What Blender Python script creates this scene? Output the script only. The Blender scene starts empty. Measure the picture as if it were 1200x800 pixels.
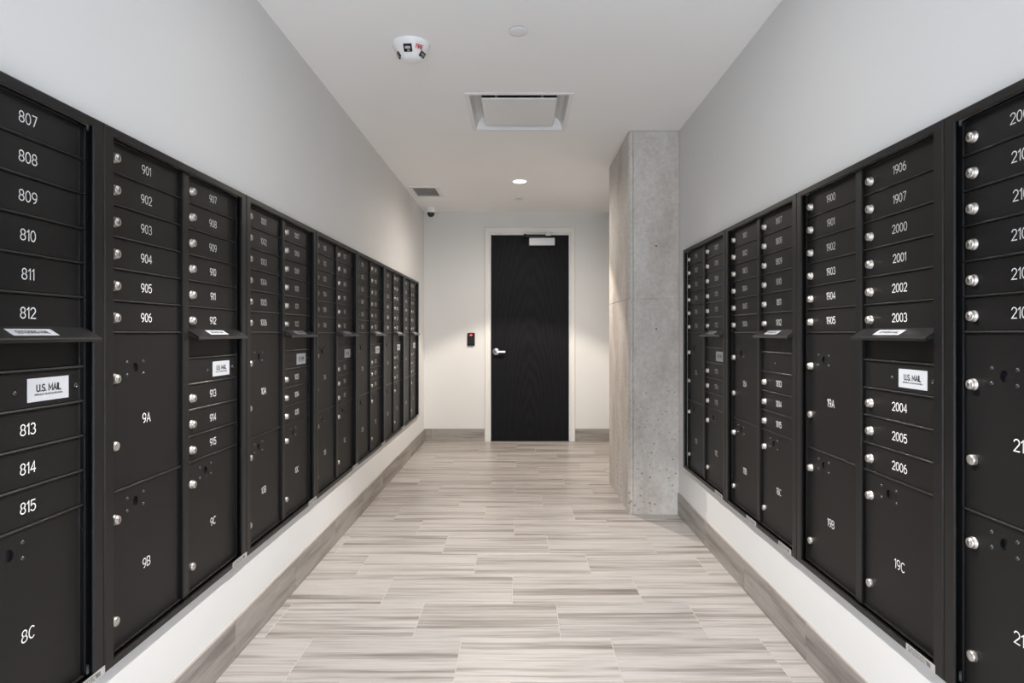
import bpy, bmesh, math, random
from mathutils import Vector, Matrix

random.seed(7)
S = bpy.context.scene
COL = S.collection
PI = math.pi

# ------------------------------------------------------------------ camera
F = 690.0                       # focal length in pixels of the 1200 px frame
CAM_Z = 1.262
cd = bpy.data.cameras.new('camera'); cam = bpy.data.objects.new('camera', cd); COL.objects.link(cam)
cam.location = (0, 0, CAM_Z); cam.rotation_euler = (PI / 2, 0, 0)
cd.sensor_width = 36; cd.lens = F * 36 / 1200
cd.shift_x = -9 / 1200; cd.shift_y = -10 / 1200
cd.clip_start = 0.05
S.camera = cam

# ------------------------------------------------------------------ world, added rear fill, exposure
w = bpy.data.worlds.new('world'); S.world = w; w.use_nodes = True
w.node_tree.nodes['Background'].inputs[0].default_value = (0.80, 0.88, 1.0, 1)
w.node_tree.nodes['Background'].inputs[1].default_value = 0.6
S.view_settings.view_transform = 'Standard'
S.view_settings.look = 'None'
S.view_settings.gamma = 1.0
S.view_settings.use_curve_mapping = False
S.view_settings.exposure = 0.55

ld = bpy.data.lights.new('window_fill', 'AREA'); ld.shape = 'RECTANGLE'  # area lamp added behind the camera as cool fill
ld.size = 1.8; ld.size_y = 1.5; ld.energy = 44; ld.color = (0.84, 0.93, 1.0)
lo = bpy.data.objects.new('window_fill', ld); COL.objects.link(lo)
lo.location = (0, -3.82, 0.98)
lo.rotation_euler = Vector((0, 1, 0)).to_track_quat('-Z', 'Z').to_euler()

# ------------------------------------------------------------------ main sizes
WX = 1.112                      # half width of the hall
CEIL = 2.672
YE = 6.857                      # far wall
YB = -4.0                       # rear wall

# ================================================================== materials
def mat(name):
    m = bpy.data.materials.new(name); m.use_nodes = True
    nt = m.node_tree; b = nt.nodes['Principled BSDF']
    return m, nt, b

def N(nt, t, **kw):
    n = nt.nodes.new(t)
    for k, v in kw.items():
        setattr(n, k, v)
    return n

def ramp(nt, src, stops):
    r = N(nt, 'ShaderNodeValToRGB'); cr = r.color_ramp
    while len(cr.elements) < len(stops): cr.elements.new(0.5)
    for e, (p, c) in zip(cr.elements, stops):
        e.position = p; e.color = (*c, 1)
    nt.links.new(src, r.inputs[0]); return r

def simple(name, col, rough=0.5, metal=0.0, emit=0.0, spec=0.5, noise=0.0, nscale=60, bump=0.0, bscale=300, bdist=0.001):
    m, nt, b = mat(name)
    b.inputs['Base Color'].default_value = (*col, 1)
    b.inputs['Roughness'].default_value = rough
    b.inputs['Metallic'].default_value = metal
    b.inputs['Specular IOR Level'].default_value = spec
    tc = N(nt, 'ShaderNodeTexCoord')
    nz = N(nt, 'ShaderNodeTexNoise'); nz.inputs['Scale'].default_value = nscale; nz.inputs['Detail'].default_value = 3
    nt.links.new(tc.outputs['Object'], nz.inputs['Vector'])
    lo_ = tuple(c * (1 - noise) for c in col); hi_ = tuple(min(1, c * (1 + noise)) for c in col)
    r = ramp(nt, nz.outputs['Fac'], [(0.3, lo_), (0.7, hi_)])
    nt.links.new(r.outputs[0], b.inputs['Base Color'])
    if bump > 0:
        n2 = N(nt, 'ShaderNodeTexNoise'); n2.inputs['Scale'].default_value = bscale; n2.inputs['Detail'].default_value = 2
        nt.links.new(tc.outputs['Object'], n2.inputs['Vector'])
        bp = N(nt, 'ShaderNodeBump'); bp.inputs['Strength'].default_value = bump; bp.inputs['Distance'].default_value = bdist
        nt.links.new(n2.outputs['Fac'], bp.inputs['Height']); nt.links.new(bp.outputs[0], b.inputs['Normal'])
    if emit > 0:
        b.inputs['Emission Color'].default_value = (*col, 1); b.inputs['Emission Strength'].default_value = emit
    return m

M = {}
M['paint'] = simple('wall_paint', (0.74, 0.74, 0.735), 0.75, noise=0.01, nscale=2, bump=0.12, bscale=260, spec=0.3)
M['ceil'] = simple('ceiling_paint', (0.95, 0.95, 0.945), 0.85, noise=0.01, nscale=2, bump=0.1, bscale=260, spec=0.2)
M['trim'] = simple('white_enamel', (0.78, 0.77, 0.745), 0.38, noise=0.01, nscale=4)
M['white'] = simple('white_plastic', (0.88, 0.88, 0.885), 0.4, noise=0.01, nscale=10)
M['grille'] = simple('grille_white', (0.72, 0.72, 0.72), 0.45, noise=0.01, nscale=10)
M['dark'] = simple('dark_void', (0.02, 0.02, 0.022), 0.8)
M['black'] = simple('black_powder_coat', (0.0068, 0.0066, 0.0068), 0.45, spec=0.32, noise=0.25, nscale=500, bump=0.5, bscale=420, bdist=0.0009)
M['blackedge'] = simple('black_edge_paint', (0.0065, 0.0062, 0.0064), 0.36, spec=0.38, noise=0.2, nscale=300, bump=0.15, bscale=420)
M['gloss'] = simple('black_gloss_edge', (0.010, 0.0098, 0.010), 0.30, spec=0.7, noise=0.2, nscale=300)
M['bolt'] = simple('black_bolt', (0.016, 0.016, 0.017), 0.25, spec=0.8)
M['hole'] = simple('hole_black', (0.004, 0.005, 0.008), 0.5)
M['chrome'] = simple('lock_nickel', (0.56, 0.525, 0.485), 0.34, metal=0.8, noise=0.04, nscale=200)
M['steel'] = simple('brushed_steel', (0.66, 0.66, 0.66), 0.3, metal=1.0, noise=0.03, nscale=120)
M['alum'] = simple('silver_painted', (0.55, 0.56, 0.58), 0.4, metal=0.3, noise=0.02, nscale=50)
M['keyway'] = simple('keyway_dark', (0.02, 0.018, 0.016), 0.5)
M['num'] = simple('white_engraving', (0.80, 0.80, 0.80), 0.5)
M['label'] = simple('label_white', (0.45, 0.47, 0.50), 0.35, noise=0.02, nscale=30)
M['plate'] = simple('label_foil', (0.55, 0.55, 0.54), 0.35, metal=0.4, noise=0.08, nscale=80)
M['ink'] = simple('label_ink', (0.02, 0.02, 0.022), 0.5)
M['red'] = simple('red_ink', (0.55, 0.03, 0.03), 0.5)
M['led'] = simple('red_led', (1.0, 0.05, 0.03), 0.4, emit=3.0)
M['lens_warm'] = simple('lamp_lens_warm', (1.0, 0.90, 0.80), 0.4, emit=7.0)
M['lens_near'] = simple('lamp_lens_neutral', (1.0, 0.96, 0.92), 0.4, emit=130.0)
M['lens_fill'] = simple('fill_lens_cool', (0.86, 0.93, 1.0), 0.4, emit=60.0)
M['blue'] = simple('blue_mark', (0.02, 0.03, 0.25), 0.6)
M['dome'] = simple('smoked_dome', (0.01, 0.01, 0.012), 0.12)
M['blackplastic'] = simple('black_plastic', (0.008, 0.008, 0.009), 0.4, spec=0.3, noise=0.1, nscale=200)
M['grout'] = simple('tile_grout', (0.50, 0.47, 0.44), 0.9, noise=0.08, nscale=60)

def tile_material(name, light, mid, dark, rough, axis_scale, spec=0.45):
    m, nt, b = mat(name)
    tc = N(nt, 'ShaderNodeTexCoord'); oi = N(nt, 'ShaderNodeObjectInfo')
    mul = N(nt, 'ShaderNodeMath', operation='MULTIPLY'); mul.inputs[1].default_value = 57.0
    nt.links.new(oi.outputs['Random'], mul.inputs[0])
    cmb = N(nt, 'ShaderNodeCombineXYZ')
    nt.links.new(mul.outputs[0], cmb.inputs[0]); nt.links.new(mul.outputs[0], cmb.inputs[1]); nt.links.new(mul.outputs[0], cmb.inputs[2])
    add = N(nt, 'ShaderNodeVectorMath', operation='ADD')
    nt.links.new(tc.outputs['Object'], add.inputs[0]); nt.links.new(cmb.outputs[0], add.inputs[1])
    # slow warp keeps the veins from being ruler straight
    wn = N(nt, 'ShaderNodeTexNoise'); wn.inputs['Scale'].default_value = 3.5; wn.inputs['Detail'].default_value = 2
    nt.links.new(add.outputs[0], wn.inputs['Vector'])
    wsub = N(nt, 'ShaderNodeVectorMath', operation='SUBTRACT'); wsub.inputs[1].default_value = (0.5, 0.5, 0.5)
    nt.links.new(wn.outputs['Color'], wsub.inputs[0])
    wsc = N(nt, 'ShaderNodeVectorMath', operation='SCALE'); wsc.inputs['Scale'].default_value = 0.008
    nt.links.new(wsub.outputs[0], wsc.inputs[0])
    add2 = N(nt, 'ShaderNodeVectorMath', operation='ADD')
    nt.links.new(add.outputs[0], add2.inputs[0]); nt.links.new(wsc.outputs[0], add2.inputs[1])
    mp = N(nt, 'ShaderNodeMapping'); mp.inputs['Scale'].default_value = axis_scale
    nt.links.new(add2.outputs[0], mp.inputs['Vector'])
    n1 = N(nt, 'ShaderNodeTexNoise'); n1.inputs['Scale'].default_value = 1.0; n1.inputs['Detail'].default_value = 7
    n1.inputs['Roughness'].default_value = 0.66
    nt.links.new(mp.outputs[0], n1.inputs['Vector'])
    mpb = N(nt, 'ShaderNodeMapping'); mpb.inputs['Scale'].default_value = (axis_scale[0] * 0.8, axis_scale[1] * 0.36, axis_scale[2] * 0.36)
    nt.links.new(add2.outputs[0], mpb.inputs['Vector'])
    nb = N(nt, 'ShaderNodeTexNoise'); nb.inputs['Scale'].default_value = 1.0; nb.inputs['Detail'].default_value = 3
    nt.links.new(mpb.outputs[0], nb.inputs['Vector'])
    mxn = N(nt, 'ShaderNodeMix', data_type='FLOAT'); mxn.inputs['Factor'].default_value = 0.5
    nt.links.new(n1.outputs['Fac'], mxn.inputs['A']); nt.links.new(nb.outputs['Fac'], mxn.inputs['B'])
    r = ramp(nt, mxn.outputs['Result'], [(0.33, dark), (0.43, mid), (0.51, light), (0.60, tuple(min(1, c * 1.08) for c in light)), (0.72, mid)])
    # pale flecks along the veins
    mp2 = N(nt, 'ShaderNodeMapping'); mp2.inputs['Scale'].default_value = tuple(a * 3.2 for a in axis_scale)
    nt.links.new(add2.outputs[0], mp2.inputs['Vector'])
    n2 = N(nt, 'ShaderNodeTexNoise'); n2.inputs['Scale'].default_value = 1.6; n2.inputs['Detail'].default_value = 4
    nt.links.new(mp2.outputs[0], n2.inputs['Vector'])
    r2 = ramp(nt, n2.outputs['Fac'], [(0.35, (0.86, 0.85, 0.84)), (0.65, (1.1, 1.1, 1.1))])
    mx = N(nt, 'ShaderNodeMix', data_type='RGBA', blend_type='MULTIPLY'); mx.inputs['Factor'].default_value = 0.8
    nt.links.new(r.outputs[0], mx.inputs['A']); nt.links.new(r2.outputs[0], mx.inputs['B'])
    # each tile a little lighter or darker
    mr = N(nt, 'ShaderNodeMapRange'); mr.inputs['To Min'].default_value = 0.93; mr.inputs['To Max'].default_value = 1.05
    nt.links.new(oi.outputs['Random'], mr.inputs['Value'])
    sc = N(nt, 'ShaderNodeVectorMath', operation='SCALE')
    nt.links.new(mx.outputs['Result'], sc.inputs[0]); nt.links.new(mr.outputs[0], sc.inputs['Scale'])
    nt.links.new(sc.outputs[0], b.inputs['Base Color'])
    b.inputs['Roughness'].default_value = rough; b.inputs['Specular IOR Level'].default_value = spec
    bp = N(nt, 'ShaderNodeBump'); bp.inputs['Strength'].default_value = 0.06; bp.inputs['Distance'].default_value = 0.002
    nt.links.new(n1.outputs['Fac'], bp.inputs['Height']); nt.links.new(bp.outputs[0], b.inputs['Normal'])
    return m

M['tile'] = tile_material('vein_cut_floor_tile', (0.425, 0.403, 0.385), (0.29, 0.264, 0.243), (0.13, 0.11, 0.095), 0.33, (1.1, 46, 46))
M['btile'] = tile_material('vein_cut_base_tile', (0.32, 0.295, 0.272), (0.24, 0.218, 0.199), (0.145, 0.128, 0.116), 0.42, (2.2, 40, 40))

def concrete():
    m, nt, b = mat('cast_concrete')
    tc = N(nt, 'ShaderNodeTexCoord')
    mp = N(nt, 'ShaderNodeMapping'); mp.inputs['Scale'].default_value = (1, 1, 0.55)
    nt.links.new(tc.outputs['Object'], mp.inputs['Vector'])
    n1 = N(nt, 'ShaderNodeTexNoise'); n1.inputs['Scale'].default_value = 3.2; n1.inputs['Detail'].default_value = 8; n1.inputs['Roughness'].default_value = 0.62
    nt.links.new(mp.outputs[0], n1.inputs['Vector'])
    r = ramp(nt, n1.outputs['Fac'], [(0.28, (0.44, 0.40, 0.365)), (0.48, (0.58, 0.545, 0.51)), (0.72, (0.70, 0.675, 0.645))])
    n2 = N(nt, 'ShaderNodeTexNoise'); n2.inputs['Scale'].default_value = 45; n2.inputs['Detail'].default_value = 5
    nt.links.new(tc.outputs['Object'], n2.inputs['Vector'])
    r2 = ramp(nt, n2.outputs['Fac'], [(0.3, (0.86, 0.86, 0.86)), (0.7, (1.08, 1.08, 1.08))])
    mx = N(nt, 'ShaderNodeMix', data_type='RGBA', blend_type='MULTIPLY'); mx.inputs['Factor'].default_value = 0.8
    nt.links.new(r.outputs[0], mx.inputs['A']); nt.links.new(r2.outputs[0], mx.inputs['B'])
    # air-hole pits, denser towards the foot where the pour left more of them
    vo = N(nt, 'ShaderNodeTexVoronoi'); vo.inputs['Scale'].default_value = 26; vo.inputs['Randomness'].default_value = 1
    nt.links.new(tc.outputs['Object'], vo.inputs['Vector'])
    sp = N(nt, 'ShaderNodeSeparateXYZ'); nt.links.new(tc.outputs['Object'], sp.inputs[0])
    mr = N(nt, 'ShaderNodeMapRange'); mr.inputs['From Min'].default_value = 0.0; mr.inputs['From Max'].default_value = 1.7
    mr.inputs['To Min'].default_value = 0.36; mr.inputs['To Max'].default_value = 0.09
    nt.links.new(sp.outputs['Z'], mr.inputs['Value'])
    n3 = N(nt, 'ShaderNodeTexNoise'); n3.inputs['Scale'].default_value = 14
    nt.links.new(tc.outputs['Object'], n3.inputs['Vector'])
    mm = N(nt, 'ShaderNodeMath', operation='MULTIPLY'); nt.links.new(mr.outputs[0], mm.inputs[0]); nt.links.new(n3.outputs['Fac'], mm.inputs[1])
    lt = N(nt, 'ShaderNodeMath', operation='LESS_THAN'); nt.links.new(vo.outputs['Distance'], lt.inputs[0]); nt.links.new(mm.outputs[0], lt.inputs[1])
    mx2 = N(nt, 'ShaderNodeMix', data_type='RGBA'); mx2.inputs['B'].default_value = (0.20, 0.175, 0.15, 1)
    lt2 = N(nt, 'ShaderNodeMath', operation='MULTIPLY'); lt2.inputs[1].default_value = 0.7
    nt.links.new(lt.outputs[0], lt2.inputs[0])
    nt.links.new(lt2.outputs[0], mx2.inputs['Factor']); nt.links.new(mx.outputs['Result'], mx2.inputs['A'])
    nt.links.new(mx2.outputs['Result'], b.inputs['Base Color'])
    b.inputs['Roughness'].default_value = 0.7; b.inputs['Specular IOR Level'].default_value = 0.3
    ms = N(nt, 'ShaderNodeMath', operation='SUBTRACT'); nt.links.new(n2.outputs['Fac'], ms.inputs[0]); nt.links.new(lt.outputs[0], ms.inputs[1])
    bp = N(nt, 'ShaderNodeBump'); bp.inputs['Strength'].default_value = 0.25; bp.inputs['Distance'].default_value = 0.004
    nt.links.new(ms.outputs[0], bp.inputs['Height']); nt.links.new(bp.outputs[0], b.inputs['Normal'])
    return m
M['concrete'] = concrete()

def doorwood():
    m, nt, b = mat('black_stained_oak_veneer')
    tc = N(nt, 'ShaderNodeTexCoord')
    mp = N(nt, 'ShaderNodeMapping'); mp.inputs['Scale'].default_value = (1.0, 1.0, 0.16)
    nt.links.new(tc.outputs['Object'], mp.inputs['Vector'])
    wv = N(nt, 'ShaderNodeTexWave', wave_type='RINGS', rings_direction='SPHERICAL'); wv.inputs['Scale'].default_value = 9
    wv.inputs['Distortion'].default_value = 6; wv.inputs['Detail'].default_value = 4; wv.inputs['Detail Scale'].default_value = 1.6
    nt.links.new(mp.outputs[0], wv.inputs['Vector'])
    r = ramp(nt, wv.outputs['Fac'], [(0.2, (0.0055, 0.0055, 0.007)), (0.8, (0.0095, 0.0092, 0.0105))])
    nt.links.new(r.outputs[0], b.inputs['Base Color'])
    b.inputs['Roughness'].default_value = 0.5; b.inputs['Specular IOR Level'].default_value = 0.12
    bp = N(nt, 'ShaderNodeBump'); bp.inputs['Strength'].default_value = 0.12; bp.inputs['Distance'].default_value = 0.001
    nt.links.new(wv.outputs['Fac'], bp.inputs['Height']); nt.links.new(bp.outputs[0], b.inputs['Normal'])
    return m
M['wood'] = doorwood()

# ================================================================== mesh helpers
def add_box(bm, x0, x1, y0, y1, z0, z1, mi=0):
    vs = [bm.verts.new((x, y, z)) for z in (z0, z1) for y in (y0, y1) for x in (x0, x1)]
    for q in ((0, 2, 3, 1), (4, 5, 7, 6), (0, 1, 5, 4), (2, 6, 7, 3), (0, 4, 6, 2), (1, 3, 7, 5)):
        f = bm.faces.new([vs[i] for i in q]); f.material_index = mi

def add_cbox(bm, x0, x1, y0, y1, z0, z1, c=0.002, mi=0):
    """a box with all its edges bevelled"""
    t = bmesh.new(); add_box(t, x0, x1, y0, y1, z0, z1, mi)
    bmesh.ops.bevel(t, geom=t.edges[:], offset=c, segments=1, affect='EDGES', profile=0.5)
    merge(bm, t)

def merge(bm, t):
    me = bpy.data.meshes.new('tmp'); t.to_mesh(me); t.free(); bm.from_mesh(me); bpy.data.meshes.remove(me)

def add_lathe(bm, prof, c=(0, 0, 0), axis='z', seg=32, mi=0, smooth=True):
    """prof: list of (radius, height); turned about an axis through c"""
    def P(r, h, a):
        u, v = r * math.cos(a), r * math.sin(a)
        if axis == 'z': return (c[0] + u, c[1] + v, c[2] + h)
        if axis == 'y': return (c[0] + u, c[1] + h, c[2] + v)
        return (c[0] + h, c[1] + u, c[2] + v)
    rings = []
    for r, h in prof:
        if r < 1e-6: rings.append([bm.verts.new(P(0, h, 0))])
        else: rings.append([bm.verts.new(P(r, h, 2 * PI * i / seg)) for i in range(seg)])
    for a, b in zip(rings, rings[1:]):
        for i in range(seg):
            j = (i + 1) % seg
            if len(a) == 1 and len(b) == 1: continue
            if len(a) == 1: f = bm.faces.new((a[0], b[j], b[i]))
            elif len(b) == 1: f = bm.faces.new((a[i], a[j], b[0]))
            else: f = bm.faces.new((a[i], a[j], b[j], b[i]))
            f.material_index = mi; f.smooth = smooth

def add_prism(bm, pts, axis, a0, a1, mi=0):
    """polygon (u, v) swept along an axis; 'x': pts are (y, z), 'z': pts are (x, y)"""
    def P(u, v, a): return (a, u, v) if axis == 'x' else ((u, a, v) if axis == 'y' else (u, v, a))
    A = [bm.verts.new(P(u, v, a0)) for u, v in pts]; B = [bm.verts.new(P(u, v, a1)) for u, v in pts]
    n = len(pts)
    fs = [bm.faces.new(A), bm.faces.new(list(reversed(B)))]
    for i in range(n):
        j = (i + 1) % n; fs.append(bm.faces.new((A[i], B[i], B[j], A[j])))
    for f in fs: f.material_index = mi

def mesh(name, bm, mats, fix=True):
    if fix: bmesh.ops.recalc_face_normals(bm, faces=bm.faces[:])
    me = bpy.data.meshes.new(name); bm.to_mesh(me); bm.free()
    for m in (mats if isinstance(mats, (list, tuple)) else [mats]): me.materials.append(M[m])
    return me

def put(name, me, parent=None, loc=(0, 0, 0), rot=None):
    o = bpy.data.objects.new(name, me); COL.objects.link(o)
    o.parent = parent; o.location = loc
    if rot: o.rotation_euler = rot
    return o

def obj(name, bm, mats, parent=None, loc=(0, 0, 0), rot=None):
    return put(name, mesh(name, bm, mats), parent, loc, rot)

def thing(name, label, cat, loc=(0, 0, 0), rz=0, group=None):
    o = bpy.data.objects.new(name, None); COL.objects.link(o)
    o.empty_display_size = 0.05
    o.location = loc; o.rotation_euler = (0, 0, rz)
    o['label'] = label; o['category'] = cat
    if group: o['group'] = group
    return o

def structure(o, label, cat):
    o['kind'] = 'structure'; o['label'] = label; o['category'] = cat
    return o


# engraved single-stroke digits and letters, drawn as ribbons
def _arc(cx, cy, rx, ry, a0, a1, n=14):
    return [(cx + rx * math.cos(math.radians(a0 + (a1 - a0) * i / n)), cy + ry * math.sin(math.radians(a0 + (a1 - a0) * i / n))) for i in range(n + 1)]
_six = [_arc(.27, .31, .27, .31, 0, 360, 20), _arc(.38, .33, .38, .67, 93, 180, 8)]
GLYPH = {
    '0': (.54, [_arc(.27, .5, .27, .5, 0, 360, 24)]), '1': (.22, [[(0, .8), (.2, 1), (.2, 0)]]),
    '2': (.54, [_arc(.27, .72, .27, .28, 165, -35, 12) + [(0, 0), (.56, 0)]]),
    '3': (.54, [_arc(.26, .745, .24, .255, 150, -85, 11), _arc(.25, .245, .29, .255, 85, -150, 12)]),
    '4': (.56, [[(.42, 0), (.42, 1), (0, .28), (.57, .28)]]),
    '5': (.54, [[(.5, 1), (.07, 1), (.03, .52)] + _arc(.26, .32, .28, .32, 135, -150, 14)]),
    '6': (.54, _six), '7': (.52, [[(0, 1), (.53, 1), (.17, 0)]]),
    '8': (.54, [_arc(.27, .755, .235, .245, 0, 360, 18), _arc(.27, .255, .275, .255, 0, 360, 18)]),
    '9': (.54, [[(.54 - x, 1 - y) for x, y in p] for p in _six]),
    'A': (.60, [[(0, 0), (.3, 1), (.6, 0)], [(.1, .32), (.5, .32)]]),
    'B': (.54, [[(0, 0), (0, 1), (.28, 1)] + _arc(.28, .75, .22, .25, 80, -80, 7) + [(.28, .5), (0, .5)], [(.28, .5)] + _arc(.28, .25, .26, .25, 80, -80, 7) + [(.28, 0), (0, 0)]]),
    'C': (.54, [_arc(.31, .5, .31, .5, 48, 312, 20)]),
    'D': (.56, [[(0, 0), (0, 1), (.24, 1)] + _arc(.24, .5, .33, .5, 80, -80, 10) + [(.24, 0), (0, 0)]]),
    'E': (.48, [[(.48, 1), (0, 1), (0, 0), (.48, 0)], [(0, .52), (.42, .52)]]), 'F': (.46, [[(.46, 1), (0, 1), (0, 0)], [(0, .5), (.4, .5)]]),
    'G': (.60, [_arc(.32, .5, .32, .5, 48, 330, 20) + [(.6, .45), (.34, .45)]]), 'H': (.56, [[(0, 0), (0, 1)], [(.56, 0), (.56, 1)], [(0, .52), (.56, .52)]]),
    'I': (.06, [[(.03, 0), (.03, 1)]]), 'L': (.44, [[(0, 1), (0, 0), (.46, 0)]]), 'M': (.70, [[(0, 0), (0, 1), (.35, .25), (.7, 1), (.7, 0)]]),
    'N': (.56, [[(0, 0), (0, 1), (.56, 0), (.56, 1)]]), 'O': (.64, [_arc(.32, .5, .32, .5, 0, 360, 22)]),
    'P': (.52, [[(0, 0), (0, 1), (.28, 1)] + _arc(.28, .73, .25, .27, 80, -80, 7) + [(.28, .46), (0, .46)]]),
    'R': (.54, [[(0, 0), (0, 1), (.28, 1)] + _arc(.28, .75, .24, .25, 80, -80, 7) + [(.28, .5), (0, .5)], [(.28, .5), (.54, 0)]]),
    'S': (.52, [_arc(.27, .74, .25, .26, 35, 265, 11) + _arc(.26, .25, .27, .25, 85, -150, 11)]),
    'T': (.56, [[(0, 1), (.56, 1)], [(.28, 1), (.28, 0)]]), 'U': (.56, [[(0, 1)] + _arc(.28, .28, .28, .28, 180, 360, 10) + [(.56, 1)]]),
    'V': (.60, [[(0, 1), (.3, 0), (.6, 1)]]), 'Y': (.58, [[(0, 1), (.29, .5), (.58, 1)], [(.29, .5), (.29, 0)]]),
    '.': (.06, [[(.03, 0), (.03, .05)]]), ' ': (.16, []),
}
_eng = {}
def engraved(s, cap, m='num', sw=0.051):
    k = (s, cap, m)
    if k in _eng: return _eng[k]
    b_ = bmesh.new(); x = 0.0; tot = sum(GLYPH[c][0] for c in s) + 0.19 * (len(s) - 1)
    for c in s:
        w_, strokes = GLYPH[c]
        for pl in strokes:
            P = [Vector((p[0] + x - tot / 2, p[1] - 0.5)) for p in pl]
            closed = (P[0] - P[-1]).length < 1e-4
            if closed: P = P[:-1]
            n = len(P); L = []
            for i in range(n):
                a = P[(i - 1) % n] if (closed or i > 0) else None; b = P[(i + 1) % n] if (closed or i < n - 1) else None
                d0 = (P[i] - a).normalized() if a is not None else (b - P[i]).normalized()
                d1 = (b - P[i]).normalized() if b is not None else d0
                n0, n1 = Vector((-d0.y, d0.x)), Vector((-d1.y, d1.x))
                mm = (n0 + n1); mm = mm.normalized() if mm.length > 1e-3 else n0
                q = mm * min(sw / max(0.35, mm.dot(n0)), sw * 2)
                e = Vector((0, 0))
                if a is None: e = -d1 * sw * 0.6
                if b is None: e = d0 * sw * 0.6
                L.append([b_.verts.new(((P[i] + e + t * q).x * cap, (P[i] + e + t * q).y * cap, 0)) for t in (1, -1)])
            for i in range(n if closed else n - 1):
                A, B = L[i], L[(i + 1) % n]; b_.faces.new((A[1], B[1], B[0], A[0]))
        x += w_ + 0.19
    me = mesh('number', b_, m, fix=False); _eng[k] = me
    return me

# ================================================================== the room shell
def slab_holes(bm, a, b, fix, thick, holes, plane):
    """rectangle a=(u0,u1), b=(v0,v1) with rectangular holes; plane 'z' (u=x,v=y), 'x' (u=y,v=z), 'y' (u=x,v=z)"""
    us = sorted({a[0], a[1], *[h[0] for h in holes], *[h[1] for h in holes]})
    vs = sorted({b[0], b[1], *[h[2] for h in holes], *[h[3] for h in holes]})
    for i in range(len(us) - 1):
        for j in range(len(vs) - 1):
            cu, cv = (us[i] + us[i + 1]) / 2, (vs[j] + vs[j + 1]) / 2
            if any(h[0] < cu < h[1] and h[2] < cv < h[3] for h in holes): continue
            t0, t1 = min(fix, fix + thick), max(fix, fix + thick)
            if plane == 'z': add_box(bm, us[i], us[i + 1], vs[j], vs[j + 1], t0, t1)
            elif plane == 'x': add_box(bm, t0, t1, us[i], us[i + 1], vs[j], vs[j + 1])
            else: add_box(bm, us[i], us[i + 1], t0, t1, vs[j], vs[j + 1])
    bmesh.ops.remove_doubles(bm, verts=bm.verts[:], dist=1e-5)
    # drop the inner faces shared by neighbouring cells
    seen = {}
    for f in bm.faces: seen.setdefault(tuple(sorted(v.index for v in f.verts)), []).append(f)
    bm.verts.index_update()
    seen = {}
    for f in bm.faces: seen.setdefault(tuple(sorted(v.index for v in f.verts)), []).append(f)
    dead = [f for fs in seen.values() if len(fs) > 1 for f in fs]
    bmesh.ops.delete(bm, geom=dead, context='FACES')

PITCH = 0.803                   # one mailbox bank along the wall
L0, NL = 0.741, 7               # left row: near edge, count
R0, NR = 3.920, 4               # right row: far edge, count
UZ0, UZ1 = 0.368, 1.813

bm = bmesh.new()
slab_holes(bm, (YB, YE), (0, CEIL), -WX, -0.2, [(L0 + 0.012, L0 + NL * PITCH - 0.015, UZ0 + 0.01, UZ1 - 0.01)], 'x')
structure(obj('wall_left', bm, 'paint'), 'off white painted wall on the left around the long mailbox row', 'wall')
bm = bmesh.new()
slab_holes(bm, (YB, YE), (0, CEIL), WX, 0.2, [(R0 - NR * PITCH + 0.015, R0 - 0.012, UZ0 + 0.01, UZ1 - 0.01)], 'x')
structure(obj('wall_right', bm, 'paint'), 'off white painted wall on the right above the shorter mailbox row', 'wall')

DX0, DX1, DZ = -0.338, 0.576, 2.405       # door opening on the far wall
bm = bmesh.new()
slab_holes(bm, (-WX - 0.2, WX + 0.2), (0, CEIL), YE, 0.15, [(DX0 - 0.03, DX1 + 0.03, -0.01, DZ + 0.03)], 'y')
structure(obj('wall_far', bm, 'paint'), 'off white end wall with the black door', 'wall')

bm = bmesh.new()
slab_holes(bm, (-WX - 0.2, WX + 0.2), (0, CEIL), YB, -0.15, [(-0.96, 0.96, 0.15, 1.85)], 'y')
structure(obj('wall_rear', bm, 'paint'), 'painted wall with an added fill window behind the viewer', 'wall')
wn = structure(put('added_window_1', None), 'wide unseen window added behind the viewer for fill light', 'window')  # unseen window, added to go with the fill from behind
wn.location = (0, YB, 0)
bm = bmesh.new()
for x0, x1 in ((-0.96, -0.91), (-0.025, 0.025), (0.91, 0.96)): add_cbox(bm, x0, x1, -0.1, 0.0, 0.15, 1.85, 0.004)
for z0, z1 in ((0.15, 0.20), (1.80, 1.85)): add_cbox(bm, -0.96, 0.96, -0.095, -0.005, z0, z1, 0.004)
obj('window_frame', bm, 'blackplastic', wn)
def glass():
    m, nt, b = mat('window_glass')
    b.inputs['Base Color'].default_value = (0.9, 0.95, 0.95, 1); b.inputs['Roughness'].default_value = 0.02
    b.inputs['Transmission Weight'].default_value = 1.0; b.inputs['IOR'].default_value = 1.45
    return m
M['glass'] = glass()
for x0, x1 in ((-0.91, -0.025), (0.025, 0.91)):
    bm = bmesh.new(); add_box(bm, x0, x1, -0.055, -0.047, 0.20, 1.80); obj('pane', bm, 'glass', wn)

DIF = (-0.003, 3.78, 0.297)               # diffuser centre x, y and half opening
VENT = (-1.068, -0.798, 5.685, 6.085)
bm = bmesh.new()
slab_holes(bm, (-WX - 0.2, WX + 0.2), (YB - 0.15, YE + 0.15), CEIL, 0.2,
           [(DIF[0] - DIF[2], DIF[0] + DIF[2], DIF[1] - DIF[2], DIF[1] + DIF[2]), VENT], 'z')
structure(obj('ceiling', bm, 'ceil'), 'flat white painted ceiling', 'ceiling')

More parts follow.
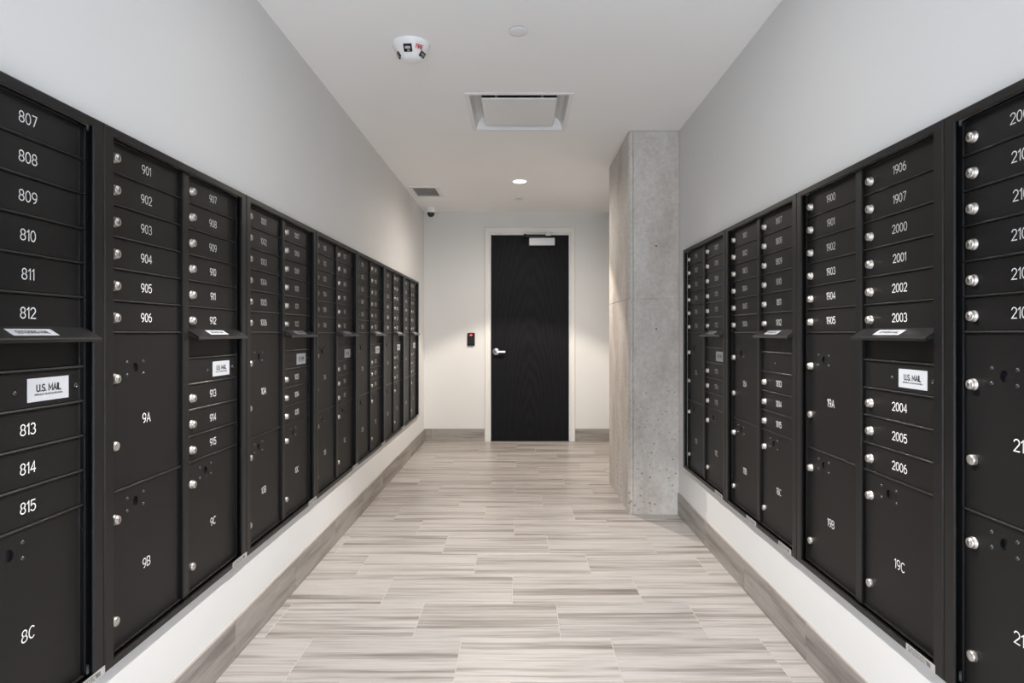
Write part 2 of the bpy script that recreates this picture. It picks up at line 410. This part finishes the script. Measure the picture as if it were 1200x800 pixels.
# ---- floor: slab plus one object for each 12 x 24 inch tile, third-bond
bm = bmesh.new(); add_box(bm, -WX - 0.2, WX + 0.2, YB - 0.15, YE + 0.15, -0.2, -0.0015)
floor = structure(obj('floor', bm, 'grout'), 'floor of long vein-cut beige stone-look tiles', 'floor')
TX, TY, GR = 0.615, 0.309, 0.0026
def tile_mesh(w_, d_, t=0.012, c=0.0012):
    b_ = bmesh.new()
    lo_ = [b_.verts.new((x, y, -t)) for x, y in ((-w_ / 2, -d_ / 2), (w_ / 2, -d_ / 2), (w_ / 2, d_ / 2), (-w_ / 2, d_ / 2))]
    mi_ = [b_.verts.new((v.co.x, v.co.y, -c)) for v in lo_]
    hi_ = [b_.verts.new((v.co.x - math.copysign(c, v.co.x), v.co.y - math.copysign(c, v.co.y), 0)) for v in lo_]
    for A, B in ((lo_, mi_), (mi_, hi_)):
        for i in range(4): b_.faces.new((A[i], A[(i + 1) % 4], B[(i + 1) % 4], B[i]))
    b_.faces.new(hi_)
    return b_
_tm = {}
def tile_data(w_, d_, m, t=0.012):
    k = (round(w_, 3), round(d_, 3), m)
    if k not in _tm: _tm[k] = mesh('tile', tile_mesh(w_, d_, t), m)
    return _tm[k]
ky0 = math.floor((YB - 2.129) / TY)
for k in range(ky0, 17):
    y0, y1 = max(YB, 2.129 + k * TY), min(YE, 2.129 + (k + 1) * TY)
    if y1 - y0 < 0.02 or y0 < -0.4: continue
    xs = -0.24 - 0.205 * (k % 3)
    n = -4
    while xs + n * TX < WX:
        x0, x1 = max(-WX, xs + n * TX), min(WX, xs + (n + 1) * TX); n += 1
        if x1 - x0 < 0.02: continue
        if x0 > 0.74 and y0 > 4.08 and y1 < 5.0: continue      # under the column
        put('floor_tile', tile_data(x1 - x0 - GR, y1 - y0 - GR, 'tile'), floor, ((x0 + x1) / 2, (y0 + y1) / 2, 0))

bm = bmesh.new(); add_box(bm, -WX, WX, YB, 2.129 - 8 * TY, -0.01, 0.0)
obj('rear_floor', bm, 'tile', floor)

# ---- tile baseboards: backing strip plus each tile
BH = 0.149
def baseboard(name, p0, p1, joints, label):
    """runs from p0 to p1 with the room on the left-hand side of the run (local -Y faces the room)"""
    d = Vector((p1[0] - p0[0], p1[1] - p0[1], 0)); L = d.length
    bm = bmesh.new(); add_box(bm, 0, L, -0.003, 0.0, 0.001, BH - 0.001)
    o = structure(obj(name, bm, 'grout', None, (p0[0], p0[1], 0), (0, 0, math.atan2(d.y, d.x))), label, 'baseboard')
    cuts = [0] + sorted(j for j in joints if 0.02 < j < L - 0.02) + [L]
    for a, b in zip(cuts, cuts[1:]):
        put('base_tile', tile_data(b - a - 0.002, BH - 0.001, 'btile', 0.0085), o, ((a + b) / 2, -0.012, BH / 2), (PI / 2, 0, 0))
    return o
# left wall: facing it, viewer's right is +Y
baseboard('baseboard_left', (-WX, YB), (-WX, YE), [2.279 - YB + 0.617 * i for i in range(-4, 9)], 'grey tile baseboard along the left wall')
baseboard('baseboard_right', (WX, 4.10), (WX, YB), [4.10 - (3.506 + 0.62 * i) for i in range(-6, 2)], 'grey tile baseboard along the right wall')
baseboard('baseboard_far_left', (-WX + 0.012, YE), (DX0 - 0.072, YE), [0.075], 'grey tile baseboard left of the black door')
baseboard('baseboard_far_right', (DX1 + 0.072, YE), (WX, YE), [], 'grey tile baseboard between the black door and the column')

# ================================================================== concrete column
CX0, CY0, CY1 = 0.761, 4.100, 5.000
def colpoly(i):
    # plan, with a chipped chamfer and a shallow form line at the free front corner
    return [(CX0 + i, CY1 - i), (CX0 + i, CY0 + 0.022), (CX0 + 0.012 + i, CY0 + 0.006 + i), (CX0 + 0.026, CY0 + 0.004 + i),
            (CX0 + 0.029, CY0 + 0.009 + i), (CX0 + 0.032, CY0 + i), (WX - 0.002, CY0 + i), (WX - 0.002, CY1 - i)]
bm = bmesh.new()
levels = [(0.0, 0.0), (1.497, 0.0), (1.499, 0.003), (1.503, 0.003), (1.505, 0.0), (CEIL - 0.012, 0.0), (CEIL - 0.001, 0.006)]
prev = None
for z, i in levels:
    ring = [bm.verts.new((x, y, z)) for x, y in colpoly(i)]
    if prev:
        for a in range(len(ring)):
            b = (a + 1) % len(ring); bm.faces.new((prev[a], prev[b], ring[b], ring[a]))
    else: bm.faces.new(ring)
    prev = ring
bm.faces.new(prev)
col = obj('concrete_column', bm, 'concrete')
col['label'] = 'bare grey cast concrete column standing against the right wall'; col['category'] = 'column'
for z in (1.868, 1.29):
    bm = bmesh.new(); add_lathe(bm, [(0.0, -0.001), (0.0055, -0.001), (0.006, 0.001)], (0.951, CY0, z), 'y', 10)
    obj('blue_mark', bm, 'blue', col)

# ================================================================== far door
door = structure(put('door_1', None), 'tall flush black wood veneer door in a white metal frame', 'door')
door.location = ((DX0 + DX1) / 2, YE, 0)
hw = (DX1 - DX0) / 2
bm = bmesh.new()
fw = 0.066
for s in (-1, 1):
    a, b = sorted((s * (hw + 0.018), s * (hw + fw))); add_cbox(bm, a, b, -0.016, 0.13, 0.0, DZ + 0.084, 0.003)
    a, b = sorted((s * hw, s * (hw + 0.0185))); add_cbox(bm, a, b, -0.007, 0.125, 0.0, DZ + 0.001, 0.002)
add_cbox(bm, -hw - fw, hw + fw, -0.0155, 0.13, DZ + 0.024, DZ + 0.084, 0.003)
add_cbox(bm, -hw - 0.018, hw + 0.018, -0.0065, 0.125, DZ, DZ + 0.0245, 0.002)
obj('door_frame', bm, 'trim', door)
bm = bmesh.new(); add_cbox(bm, -hw + 0.004, hw - 0.004, 0.004, 0.028, 0.008, DZ - 0.004, 0.002)
leaf = obj('door_leaf', bm, 'wood', door)
bm = bmesh.new(); add_cbox(bm, -hw + 0.004, hw - 0.004, 0.01, 0.05, 0.0, 0.007, 0.001); obj('threshold', bm, 'blackplastic', door)
hx, hz = -0.275 - door.location.x, 1.044
bm = bmesh.new()
add_lathe(bm, [(0.0, -0.012), (0.034, -0.012), (0.040, -0.007), (0.041, 0.0)], (hx, 0.004, hz), 'y', 32)
obj('rose', bm, 'steel', leaf)
bm = bmesh.new()
add_lathe(bm, [(0.0, -0.052), (0.012, -0.050), (0.0125, -0.012)], (hx, 0.004, hz), 'y', 20)
add_cbox(bm, hx - 0.014, hx + 0.112, -0.056, -0.038, hz - 0.013, hz + 0.013, 0.005)
obj('lever', bm, 'steel', leaf)
bm = bmesh.new(); add_lathe(bm, [(0, -0.054), (0.008, -0.0535), (0.010, -0.052)], (hx, -0.004, hz), 'y', 16); obj('key_cylinder', bm, 'keyway', leaf)
ox = door.location.x
bm = bmesh.new(); add_cbox(bm, 0.109 - ox, 0.407 - ox, -0.052, 0.004, 2.274, 2.364, 0.006); obj('closer_body', bm, 'alum', leaf)
bm = bmesh.new(); add_cbox(bm, 0.104 - ox, 0.412 - ox, -0.046, 0.003, 2.266, 2.276, 0.002); obj('closer_shadow_strip', bm, 'blackplastic', leaf)  # black strip stands for the shadow line under the closer
bm = bmesh.new()
add_cbox(bm, 0.045 - ox, 0.30 - ox, -0.060, -0.042, 2.366, 2.386, 0.003)
add_cbox(bm, 0.046 - ox, 0.36 - ox, -0.058, -0.046, 2.388, 2.400, 0.003)
add_lathe(bm, [(0, 2.362), (0.016, 2.362), (0.016, 2.404), (0, 2.404)], (0.062 - ox, -0.051, 0), 'z', 14)
obj('closer_arm', bm, 'blackplastic', leaf)
bm = bmesh.new(); add_cbox(bm, 0.295 - ox, 0.365 - ox, -0.062, -0.012, 2.386, 2.428, 0.005); obj('closer_shoe', bm, 'alum', leaf)

# ================================================================== card reader
cr = thing('card_reader', 'small black card reader with a red light on the end wall beside the door', 'card reader', (-0.5655, YE, 1.113))
bm = bmesh.new(); add_cbox(bm, -0.044, 0.044, -0.010, 0.0, 0.0, 0.150, 0.004); obj('mounting_plate', bm, 'blackplastic', cr)
bm = bmesh.new(); add_cbox(bm, -0.040, 0.040, -0.030, -0.010, 0.005, 0.145, 0.007)
add_cbox(bm, -0.026, 0.026, -0.033, -0.028, 0.02, 0.095, 0.003); obj('body', bm, 'blackplastic', cr)
bm = bmesh.new(); add_cbox(bm, -0.012, 0.014, -0.0325, -0.028, 0.118, 0.130, 0.002); obj('indicator_light', bm, 'led', cr)

# ================================================================== mailbox banks
W_, H_ = PITCH - 0.003, UZ1 - UZ0
FL, FB, FT = 0.037, 0.020, 0.023           # trim widths
FY = -0.024                                # trim stands proud of the wall
DL, DR = (0.0400, 0.3655), (0.4205, 0.7460)
NM = 16
PZ = (H_ - FB - FT) / NM                   # one module of height
TOP = H_ - FT
GAP = 0.0064

def panel_bm(w_, h_, holes=(), t=0.007, c=0.0016):
    """door leaf: origin at its lower left front corner, front at y=0; holes = (x, z, r) bored through"""
    b_ = bmesh.new()
    o_ = [(0, 0), (w_, 0), (w_, h_), (0, h_)]
    i_ = [(c, c), (w_ - c, c), (w_ - c, h_ - c), (c, h_ - c)]
    B0 = [b_.verts.new((x, t, z)) for x, z in o_]; B1 = [b_.verts.new((x, c, z)) for x, z in o_]; B2 = [b_.verts.new((x, 0, z)) for x, z in i_]
    for A, B in ((B0, B1), (B1, B2)):
        for i in range(4): b_.faces.new((A[i], A[(i + 1) % 4], B[(i + 1) % 4], B[i]))
    if not holes: b_.faces.new(B2)
    else:
        x, z, r = holes[0]; s = 0.02
        sq = [b_.verts.new((x + dx * s, 0, z + dz * s)) for dx, dz in ((-1, -1), (1, -1), (1, 1), (-1, 1))]
        for i in range(4): b_.faces.new((B2[i], B2[(i + 1) % 4], sq[(i + 1) % 4], sq[i]))
        n = 16; ring = [b_.verts.new((x + r * 0.85 * math.cos(2 * PI * k / n - 3 * PI / 4), 0, z + r * 1.1 * math.sin(2 * PI * k / n - 3 * PI / 4))) for k in range(n)]
        deep = [b_.verts.new((v.co.x, t, v.co.z)) for v in ring]
        for q in range(4):
            seg = [ring[(q * 4 + k) % n] for k in range(5)]
            b_.faces.new([sq[q], sq[(q + 1) % 4]] + list(reversed(seg)))
        for k in range(n): b_.faces.new((ring[k], ring[(k + 1) % n], deep[(k + 1) % n], deep[k]))
        f = b_.faces.new(deep); f.material_index = 1
    return b_

DW = DL[1] - DL[0]; OW = 0.3450
me_small = mesh('tenant_door', panel_bm(DW, PZ - GAP), 'black')
PARC = 5 * PZ - GAP
HX = 0.120
def parcel(hz): return mesh('parcel_door', panel_bm(DW, PARC, [(HX, hz, 0.0135)]), ['black', 'hole'])
me_parcA, me_parcB = parcel(PARC - 0.100), parcel(PARC - 0.047)

def lock_mesh(key):
    b_ = bmesh.new()
    prof = [(0.0, -0.0125), (0.0078, -0.0125), (0.0098, -0.0112), (0.0108, -0.0085), (0.0108, -0.003), (0.0122, -0.0025), (0.0122, 0.0)]
    if not key: prof = [(0.0, -0.010), (0.008, -0.0098), (0.0105, -0.008), (0.0112, -0.005), (0.0112, 0.0)]
    add_lathe(b_, prof, (0, 0, 0), 'y', 20)
    if key:
        add_lathe(b_, [(0.0, -0.0134), (0.0058, -0.0134), (0.0064, -0.0122)], (0, 0, 0), 'y', 16)
        add_box(b_, -0.0014, 0.0014, -0.0138, -0.0130, -0.0052, 0.0052, 1)
    bmesh.ops.scale(b_, vec=(1.18, 1.1, 1.18), verts=b_.verts[:])
    return mesh('lock', b_, ['chrome', 'keyway'])
me_lock, me_plug = lock_mesh(True), lock_mesh(False)

b_ = bmesh.new(); add_lathe(b_, [(0, -0.0034), (0.003, -0.0030), (0.0050, -0.0014), (0.0055, 0.0)], (0, 0, 0), 'y', 10); me_bolt = mesh('bolt', b_, 'bolt')

# cabinet, trim frame, centre post, rails
b_ = bmesh.new(); add_box(b_, 0.020, W_ - 0.020, 0.0075, 0.15, 0.015, H_ - 0.015); me_body = mesh('cabinet_body', b_, 'dark')
b_ = bmesh.new()
def mitred(b_, x0, x1, z0, z1, fl, fb, ft, y0, y1, c, lip=None):
    """picture-frame moulding: outer bevel, flat face, inner return"""
    O = [(x0, z0), (x1, z0), (x1, z1), (x0, z1)]
    I = [(x0 + fl, z0 + fb), (x1 - fl, z0 + fb), (x1 - fl, z1 - ft), (x0 + fl, z1 - ft)]
    def shr(P, k): return [(P[0][0] + k, P[0][1] + k), (P[1][0] - k, P[1][1] + k), (P[2][0] - k, P[2][1] - k), (P[3][0] + k, P[3][1] - k)]
    rings = [(O, y1), (O, y0 + c), (shr(O, c), y0), (shr(I, -c), y0), (I, y0 + c), (I, y1)]
    if lip: rings = rings[:5] + [(I, y0 + lip), (shr(O, 0.010), y0 + lip), (shr(O, 0.010), y1)]
    V = [[b_.verts.new((x, y, z)) for x, z in P] for P, y in rings]
    V.append(V[0])
    for A, B in zip(V, V[1:]):
        for i in range(4): b_.faces.new((A[i], A[(i + 1) % 4], B[(i + 1) % 4], B[i]))
mitred(b_, 0.0, W_, 0.0, H_, FL, FB, FT, FY, 0.008, 0.0030, 0.0060)
me_trim = mesh('trim_frame', b_, 'blackedge')
# inner ledge stepping from the trim down to the doors
b_ = bmesh.new(); mitred(b_, FL - 0.001, W_ - FL + 0.001, FB - 0.001, H_ - FT + 0.001, 0.0055, 0.005, 0.005, -0.005, 0.0075, 0.001)
me_ledge = mesh('door_stop', b_, 'blackedge')
b_ = bmesh.new(); add_cbox(b_, 0.3825, 0.4175, -0.012, 0.0076, FB, H_ - FT, 0.003); me_post = mesh('center_post', b_, 'blackedge')
b_ = bmesh.new()
add_prism(b_, [(0.0072, -0.0030), (-0.0030, -0.0030), (-0.0050, -0.0018), (-0.0050, -0.0002), (-0.0030, 0.0028), (0.0072, 0.0034)], 'x', -0.0024, OW - 0.0026)
me_rail = mesh('rail', b_, 'gloss')
b_ = bmesh.new(); add_cbox(b_, DW + 0.0016, OW - 0.0035, 0.0015, 0.0078, FB + 0.004, H_ - FT - 0.004, 0.001); me_hinge = mesh('hinge_strip', b_, 'blackedge')

# outgoing mail hood: sloping lip above the slot
b_ = bmesh.new()
add_prism(b_, [(0.003, 0.012), (-0.002, 0.012), (-0.043, -0.014), (-0.045, -0.0165), (-0.0445, -0.024), (-0.0415, -0.024), (-0.041, -0.018), (-0.002, 0.007), (0.003, 0.007)], 'x', -0.004, OW - 0.001)
for x0, x1 in ((-0.004, -0.001), (OW - 0.004, OW - 0.001)):
    add_prism(b_, [(0.003, 0.0115), (-0.002, 0.0115), (-0.0435, -0.0145), (-0.044, -0.0235), (0.003, -0.006)], 'x', x0, x1)
me_hood = mesh('mail_slot_hood', b_, 'gloss')
hood_tilt = math.atan2(0.026, 0.041)
b_ = bmesh.new(); add_box(b_, -0.062, 0.062, -0.0135, 0.0135, 0.0, 0.0006); me_hoodlab = mesh('outgoing_label', b_, 'label')
me_slotpanel = mesh('slot_panel', panel_bm(DW, PZ - GAP), 'black')
b_ = bmesh.new(); add_cbox(b_, -0.061, 0.061, -0.0012, 0.0, -0.027, 0.027, 0.0005); me_maillab = mesh('mail_label', b_, 'label')
b_ = bmesh.new(); add_lathe(b_, [(0, -0.0012), (0.0035, -0.0012), (0.0042, -0.0035), (0.0056, -0.0035), (0.006, 0)], (0, 0, 0), 'y', 14); me_kh = mesh('keyhole', b_, 'bolt')
# foil data sticker on the lower trim
b_ = bmesh.new(); add_box(b_, -0.058, 0.058, -0.0006, 0.0, -0.011, 0.011, 0)
random.seed(3)
for r_ in range(4):
    x = -0.050
    while x < 0.02:
        l = random.uniform(0.006, 0.016); add_box(b_, x, x + l, -0.0009, -0.0005, 0.0055 - r_ * 0.0042, 0.0070 - r_ * 0.0042, 1); x += l + 0.003
for k in range(4): add_box(b_, 0.026 + 0.004 * k, 0.028 + 0.004 * k, -0.0009, -0.0005, -0.006, 0.006, 1)
me_sticker = mesh('data_sticker', b_, ['plate', 'ink'])

me_us = lambda: engraved('U.S. MAIL', 0.0150, 'ink', 0.105)
me_us2 = lambda: engraved('APPROVED BY THE POSTMASTER GENERAL', 0.0036, 'ink', 0.09)
me_out = lambda: engraved('OUTGOING MAIL', 0.0105, 'ink', 0.08)
RX = (PI / 2, 0, 0)

def add_door(root, x, z_top, modules, number, kind):
    """kind: 'tenant', 'A' (upper parcel) or 'B' (lower parcel); x = left edge, z_top = top of its module"""
    h = modules * PZ - GAP
    me = {'tenant': me_small, 'A': me_parcA, 'B': me_parcB}[kind]
    d = put('tenant_door' if kind == 'tenant' else 'parcel_door', me, root, (x, 0, z_top - modules * PZ + GAP / 2))
    if kind == 'tenant':
        put('lock', me_lock, d, (0.030, 0, h * 0.44))
        put('number', engraved(number, 0.0240), d, (0.170, -0.0004, h * 0.49), RX)
    else:
        lt, lb, ht = (0.125, 0.122, 0.100) if kind == 'A' else (0.074, 0.080, 0.047)
        put('lock', me_lock, d, (0.030, 0, h - lt)); put('lock_plug', me_plug, d, (0.029, 0, lb))
        for sx in (-1, 1):
            for sz in (-1, 1): put('bolt', me_bolt, d, (HX + sx * 0.036, 0, h - ht + sz * 0.018))
        put('number', engraved(number, 0.0265), d, (0.170, -0.0004, h * (0.42 if kind == 'A' else 0.44)), RX)
    return d

def mailbox_bank(loc, rz, colA, parA, colB, parB, label, group, usmail=True, sticker=(0.745,)):
    t = thing('mailbox_bank', label, 'mailboxes', loc, rz, group)
    put('cabinet_body', me_body, t); put('trim_frame', me_trim, t); put('door_stop', me_ledge, t); put('center_post', me_post, t)
    xa, xb = DL[0], DR[0]
    for i in range(6):
        add_door(t, xa, TOP - i * PZ, 1, colA[i], 'tenant'); add_door(t, xb, TOP - i * PZ, 1, colB[i], 'tenant')
    add_door(t, xa, TOP - 6 * PZ, 5, parA[0], 'A'); add_door(t, xa, TOP - 11 * PZ, 5, parA[1], 'B')
    for i in range(3): add_door(t, xb, TOP - (8 + i) * PZ, 1, colB[6 + i], 'tenant')
    add_door(t, xb, TOP - 11 * PZ, 5, parB, 'B')
    for k in (1, 2, 3, 4, 5, 6, 11, 15.97): put('rail', me_rail, t, (xa, 0, TOP - k * PZ))
    for k in (1, 2, 3, 4, 5, 7, 8, 9, 10, 11, 15.97): put('rail', me_rail, t, (xb, 0, TOP - k * PZ))
    put('hinge_strip', me_hinge, t, (xa, 0, 0)); put('hinge_strip', me_hinge, t, (xb, 0, 0))
    # outgoing slot: hood with sticker, plain panel below, then the plate
    hd = put('mail_slot_hood', me_hood, t, (xb, 0, TOP - 6 * PZ))
    lb = put('outgoing_label', me_hoodlab, hd, (DW * 0.48, -0.0225, -0.0009), (hood_tilt, 0, 0))
    put('outgoing_lettering', me_out(), hd, (DW * 0.48, -0.0230, 0.0001), (hood_tilt, 0, 0))
    put('slot_panel', me_slotpanel, t, (xb, 0.002, TOP - 7 * PZ + GAP / 2))
    mp_ = put('mail_panel', me_slotpanel, t, (xb, 0, TOP - 8 * PZ + GAP / 2))
    if usmail:
        put('mail_label', me_maillab, mp_, (0.228, 0, PZ * 0.44))
        put('mail_lettering', me_us(), mp_, (0.228, -0.0016, PZ * 0.44 + 0.004), RX)
        put('mail_lettering', me_us2(), mp_, (0.228, -0.0016, PZ * 0.44 - 0.011), RX)
    put('keyhole', me_kh, mp_, (0.312, 0, PZ * 0.44)); put('bolt', me_bolt, mp_, (0.135, 0, PZ * 0.42))
    for s in sticker: put('data_sticker', me_sticker, t, (s, FY - 0.0002, 0.0125))
    return t

def seq(p, a, b): return ['%d%02d' % (p, i) for i in range(a, b + 1)]
places = {8: 'at the left edge', 9: 'second in the left row', 10: 'third in the left row', 11: 'fourth in the left row',
          12: 'fifth in the left row', 13: 'sixth in the left row', 14: 'at the far end of the left row'}
for i in range(NL):
    f = 8 + i
    mailbox_bank((-WX, L0 + i * PITCH, UZ0), PI / 2, seq(f, 1, 6), ['%dA' % f, '%dB' % f], seq(f, 7, 15), '%dC' % f,
                 'black steel mailbox bank numbered %d01 to %d15, %s' % (f, f, places[f]), 'black mailbox banks on the left wall')
rights = [
    (seq(17, 1, 6), ['17A', '17B'], seq(17, 7, 15), '17C', 'black steel mailbox bank numbered 1701 to 1715 beside the concrete column', True, (0.70,)),
    (seq(18, 1, 6), ['18A', '18B'], seq(18, 7, 15), '18C', 'black steel mailbox bank numbered 1801 to 1815 without a white mail label', False, (0.35, 0.70)),
    (seq(19, 0, 5), ['19A', '19B'], seq(19, 6, 7) + seq(20, 0, 6), '19C', 'black steel mailbox bank numbered 1900 to 2006 with white mail label', True, (0.715,)),
    (['2007'] + seq(21, 0, 4), ['21A', '21B'], seq(21, 5, 13), '21C', 'black steel mailbox bank cut off by the right edge of the view', True, (0.715,)),
]
for i, (ca, pa, cb, pb, lab, us, st) in enumerate(rights):
    mailbox_bank((WX, R0 - i * PITCH, UZ0), -PI / 2, ca, pa, cb, pb, lab, 'black mailbox banks on the right wall', us, st)

# ================================================================== ceiling fittings
# square plaque diffuser
df = thing('ceiling_diffuser', 'square white air diffuser with a flat centre plaque in the ceiling', 'air diffuser', (DIF[0], DIF[1], CEIL))
bm = bmesh.new()
def sqring(b_, specs):
    V = [[b_.verts.new((sx * r, sy * r, z)) for sx, sy in ((-1, -1), (1, -1), (1, 1), (-1, 1))] for r, z in specs]
    for A, B in zip(V, V[1:]):
        for i in range(4): b_.faces.new((A[i], A[(i + 1) % 4], B[(i + 1) % 4], B[i]))
    return V
sqring(bm, [(0.322, 0.0), (0.322, -0.003), (0.318, -0.005), (0.299, -0.005), (0.295, -0.001), (0.295, 0.012)])
obj('diffuser_frame', bm, 'white', df)
bm = bmesh.new()
V = sqring(bm, [(0.296, 0.0), (0.291, 0.020), (0.280, 0.042), (0.262, 0.060), (0.236, 0.072)])
o = obj('curved_throat', bm, 'white', df)
bm = bmesh.new(); V = sqring(bm, [(0.236, 0.070), (0.236, 0.14)]); bm.faces.new(V[-1]); obj('duct_neck', bm, 'dark', df)
bm = bmesh.new(); add_cbox(bm, -0.230, 0.230, -0.224, 0.236, 0.002, 0.013, 0.004); obj('plaque', bm, 'white', df)
for sx in (-0.14, 0.14):
    for sy in (-0.2, 0.2):
        bm = bmesh.new(); add_lathe(bm, [(0.007, 0.012), (0.007, 0.138)], (sx, sy, 0), 'z', 10); obj('hanger_pin', bm, 'steel', df)

# return-air grille
vt = thing('air_vent', 'small white slatted air vent in the ceiling by the left wall', 'air vent', ((VENT[0] + VENT[1]) / 2, (VENT[2] + VENT[3]) / 2, CEIL))
vx, vy = (VENT[1] - VENT[0]) / 2, (VENT[3] - VENT[2]) / 2
bm = bmesh.new()
b2 = bmesh.new(); mitred(b2, -vx - 0.014, vx + 0.014, -vy - 0.02, vy + 0.02, 0.036, 0.045, 0.045, -0.007, 0.004, 0.003)
bmesh.ops.transform(b2, matrix=Matrix(((1, 0, 0, 0), (0, 0, 1, 0), (0, 1, 0, 0), (0, 0, 0, 1))), verts=b2.verts[:]); merge(bm, b2)
obj('vent_frame', bm, 'white', vt)
bm = bmesh.new()
for q in ((-vx, -vx + 0.003, -vy, vy, 0, 0.1), (vx - 0.003, vx, -vy, vy, 0, 0.1), (-vx, vx, -vy, -vy + 0.003, 0, 0.1), (-vx, vx, vy - 0.003, vy, 0, 0.1), (-vx, vx, -vy, vy, 0.1, 0.104)): add_box(bm, *q)
obj('duct_box', bm, 'dark', vt)
bm = bmesh.new(); add_box(bm, -0.0012, 0.0012, -vy + 0.02, vy - 0.02, -0.008, 0.008); me_slat = mesh('slat', bm, 'grille')
ns = 17
for k in range(ns):
    put('slat', me_slat, vt, (-vx + 0.028 + (2 * vx - 0.056) * k / (ns - 1), 0, 0.002), (0, math.radians(-8), 0))

# recessed downlight
def downlight(y, label, energy, color, cone, lens, spill=0):
    t = thing('recessed_downlight', label, 'downlight', (0, y, CEIL))
    bm = bmesh.new(); add_lathe(bm, [(0.078, 0.0), (0.078, -0.003), (0.074, -0.006), (0.063, -0.0055), (0.060, -0.002), (0.060, 0.0)], seg=40); obj('trim_ring', bm, 'white', t)
    bm = bmesh.new(); add_lathe(bm, [(0.0, -0.004), (0.045, -0.004), (0.061, -0.0028)], seg=40); obj('lens', bm, lens, t)
    l = bpy.data.lights.new('downlight_beam', 'SPOT'); l.energy = energy; l.color = color
    l.spot_size = math.radians(cone); l.spot_blend = 0.22 if y > 3 else 0.4; l.shadow_soft_size = 0.012
    o = bpy.data.objects.new('downlight_beam', l); COL.objects.link(o); o.parent = t; o.location = (0, 0, -0.018)
    if spill:                                  # the lens also throws a weaker, very wide light
        l = bpy.data.lights.new('downlight_spill', 'SPOT'); l.energy = spill; l.color = (1.0, 0.91, 0.81)
        l.spot_size = math.radians(172); l.spot_blend = 1.0; l.shadow_soft_size = 0.012
        o = bpy.data.objects.new('downlight_spill', l); COL.objects.link(o); o.parent = t; o.location = (0, 0, -0.018)
    return t
downlight(5.475, 'glowing round recessed downlight in the ceiling before the black door', 104, (1.0, 0.87, 0.745), 100, 'lens_warm', 56)
downlight(2.0, 'round recessed downlight in the ceiling just above the viewer', 222, (1.0, 0.95, 0.905), 94, 'lens_near')
for y, lab in ((-0.9, 'added fill downlight in the ceiling just behind the viewer'), (-1.9, 'added fill downlight in the ceiling midway to the rear window'),
               (-2.9, 'added fill downlight in the ceiling next to the rear window')):
    downlight(y, lab, 330, (0.74, 0.84, 1.0), 98, 'lens_fill')  # unseen rear lamps, added as cool fill for the hall ahead

# concealed sprinkler covers
for y, lab in ((2.746, 'larger round white sprinkler cover plate in the near part of the ceiling'), (6.22, 'tiny round white sprinkler cover plate between downlight and door')):
    t = thing('sprinkler_cover', lab, 'sprinkler', (-0.006, y, CEIL), 0, 'sprinkler covers in the ceiling')
    bm = bmesh.new(); add_lathe(bm, [(0.0, -0.0075), (0.034, -0.0075), (0.0435, -0.0065), (0.0445, -0.0045), (0.034, -0.004)], seg=36); obj('cover_plate', bm, 'white', t)
    bm = bmesh.new(); add_lathe(bm, [(0.039, -0.0042), (0.039, 0.0)], seg=28); obj('retainer_ring', bm, 'dark', t)

# dome security camera
sc_ = thing('security_camera', 'small white dome security camera at the far left ceiling corner', 'camera', (-0.998, 6.62, CEIL))
bm = bmesh.new(); add_lathe(bm, [(0.052, 0.0), (0.052, -0.045), (0.047, -0.058), (0.040, -0.060)], seg=32); obj('housing', bm, 'white', sc_)
bm = bmesh.new(); add_lathe(bm, [(0.041, -0.058), (0.040, -0.072), (0.034, -0.090), (0.022, -0.103), (0.0, -0.108)], seg=32); obj('smoked_dome', bm, 'dome', sc_)

# ceiling fire alarm strobe
fa = thing('fire_alarm', 'round white ceiling fire alarm strobe with red lettering', 'fire alarm', (-0.530, 2.885, CEIL))
bm = bmesh.new(); add_lathe(bm, [(0.092, 0.0), (0.092, -0.008), (0.087, -0.018), (0.070, -0.043), (0.054, -0.066), (0.044, -0.075), (0.030, -0.080), (0.0, -0.082)], seg=48); obj('housing', bm, 'white', fa)
TILT = math.radians(124)                     # the cone faces outwards and down
def on_cone(phi, r_, z_): return ((r_ * math.sin(phi), -r_ * math.cos(phi), z_), (TILT, 0, phi))
for deg, wd, hg in ((-4, 0.040, 0.036), (68, 0.036, 0.026), (-74, 0.036, 0.026)):
    loc, rot = on_cone(math.radians(deg), 0.0695 if abs(deg) < 10 else 0.061, -0.046 if abs(deg) < 10 else -0.058)
    bm = bmesh.new(); add_cbox(bm, -wd / 2, wd / 2, -hg / 2, hg / 2, -0.006, 0.004, 0.0015)
    st = obj('strobe_window', bm, 'dome', fa, loc, rot)
    bm = bmesh.new(); add_cbox(bm, -wd * 0.32, wd * 0.32, -hg * 0.10, hg * 0.22, 0.003, 0.0055, 0.001)
    add_cbox(bm, -wd * 0.10, wd * 0.24, -hg * 0.38, -hg * 0.22, 0.003, 0.0050, 0.001)
    obj('reflector', bm, 'chrome', st)
loc, rot = on_cone(math.radians(38), 0.0805, -0.0385)
put('fire_lettering', engraved('FIRE', 0.0165, 'red', 0.10), fa, loc, rot)
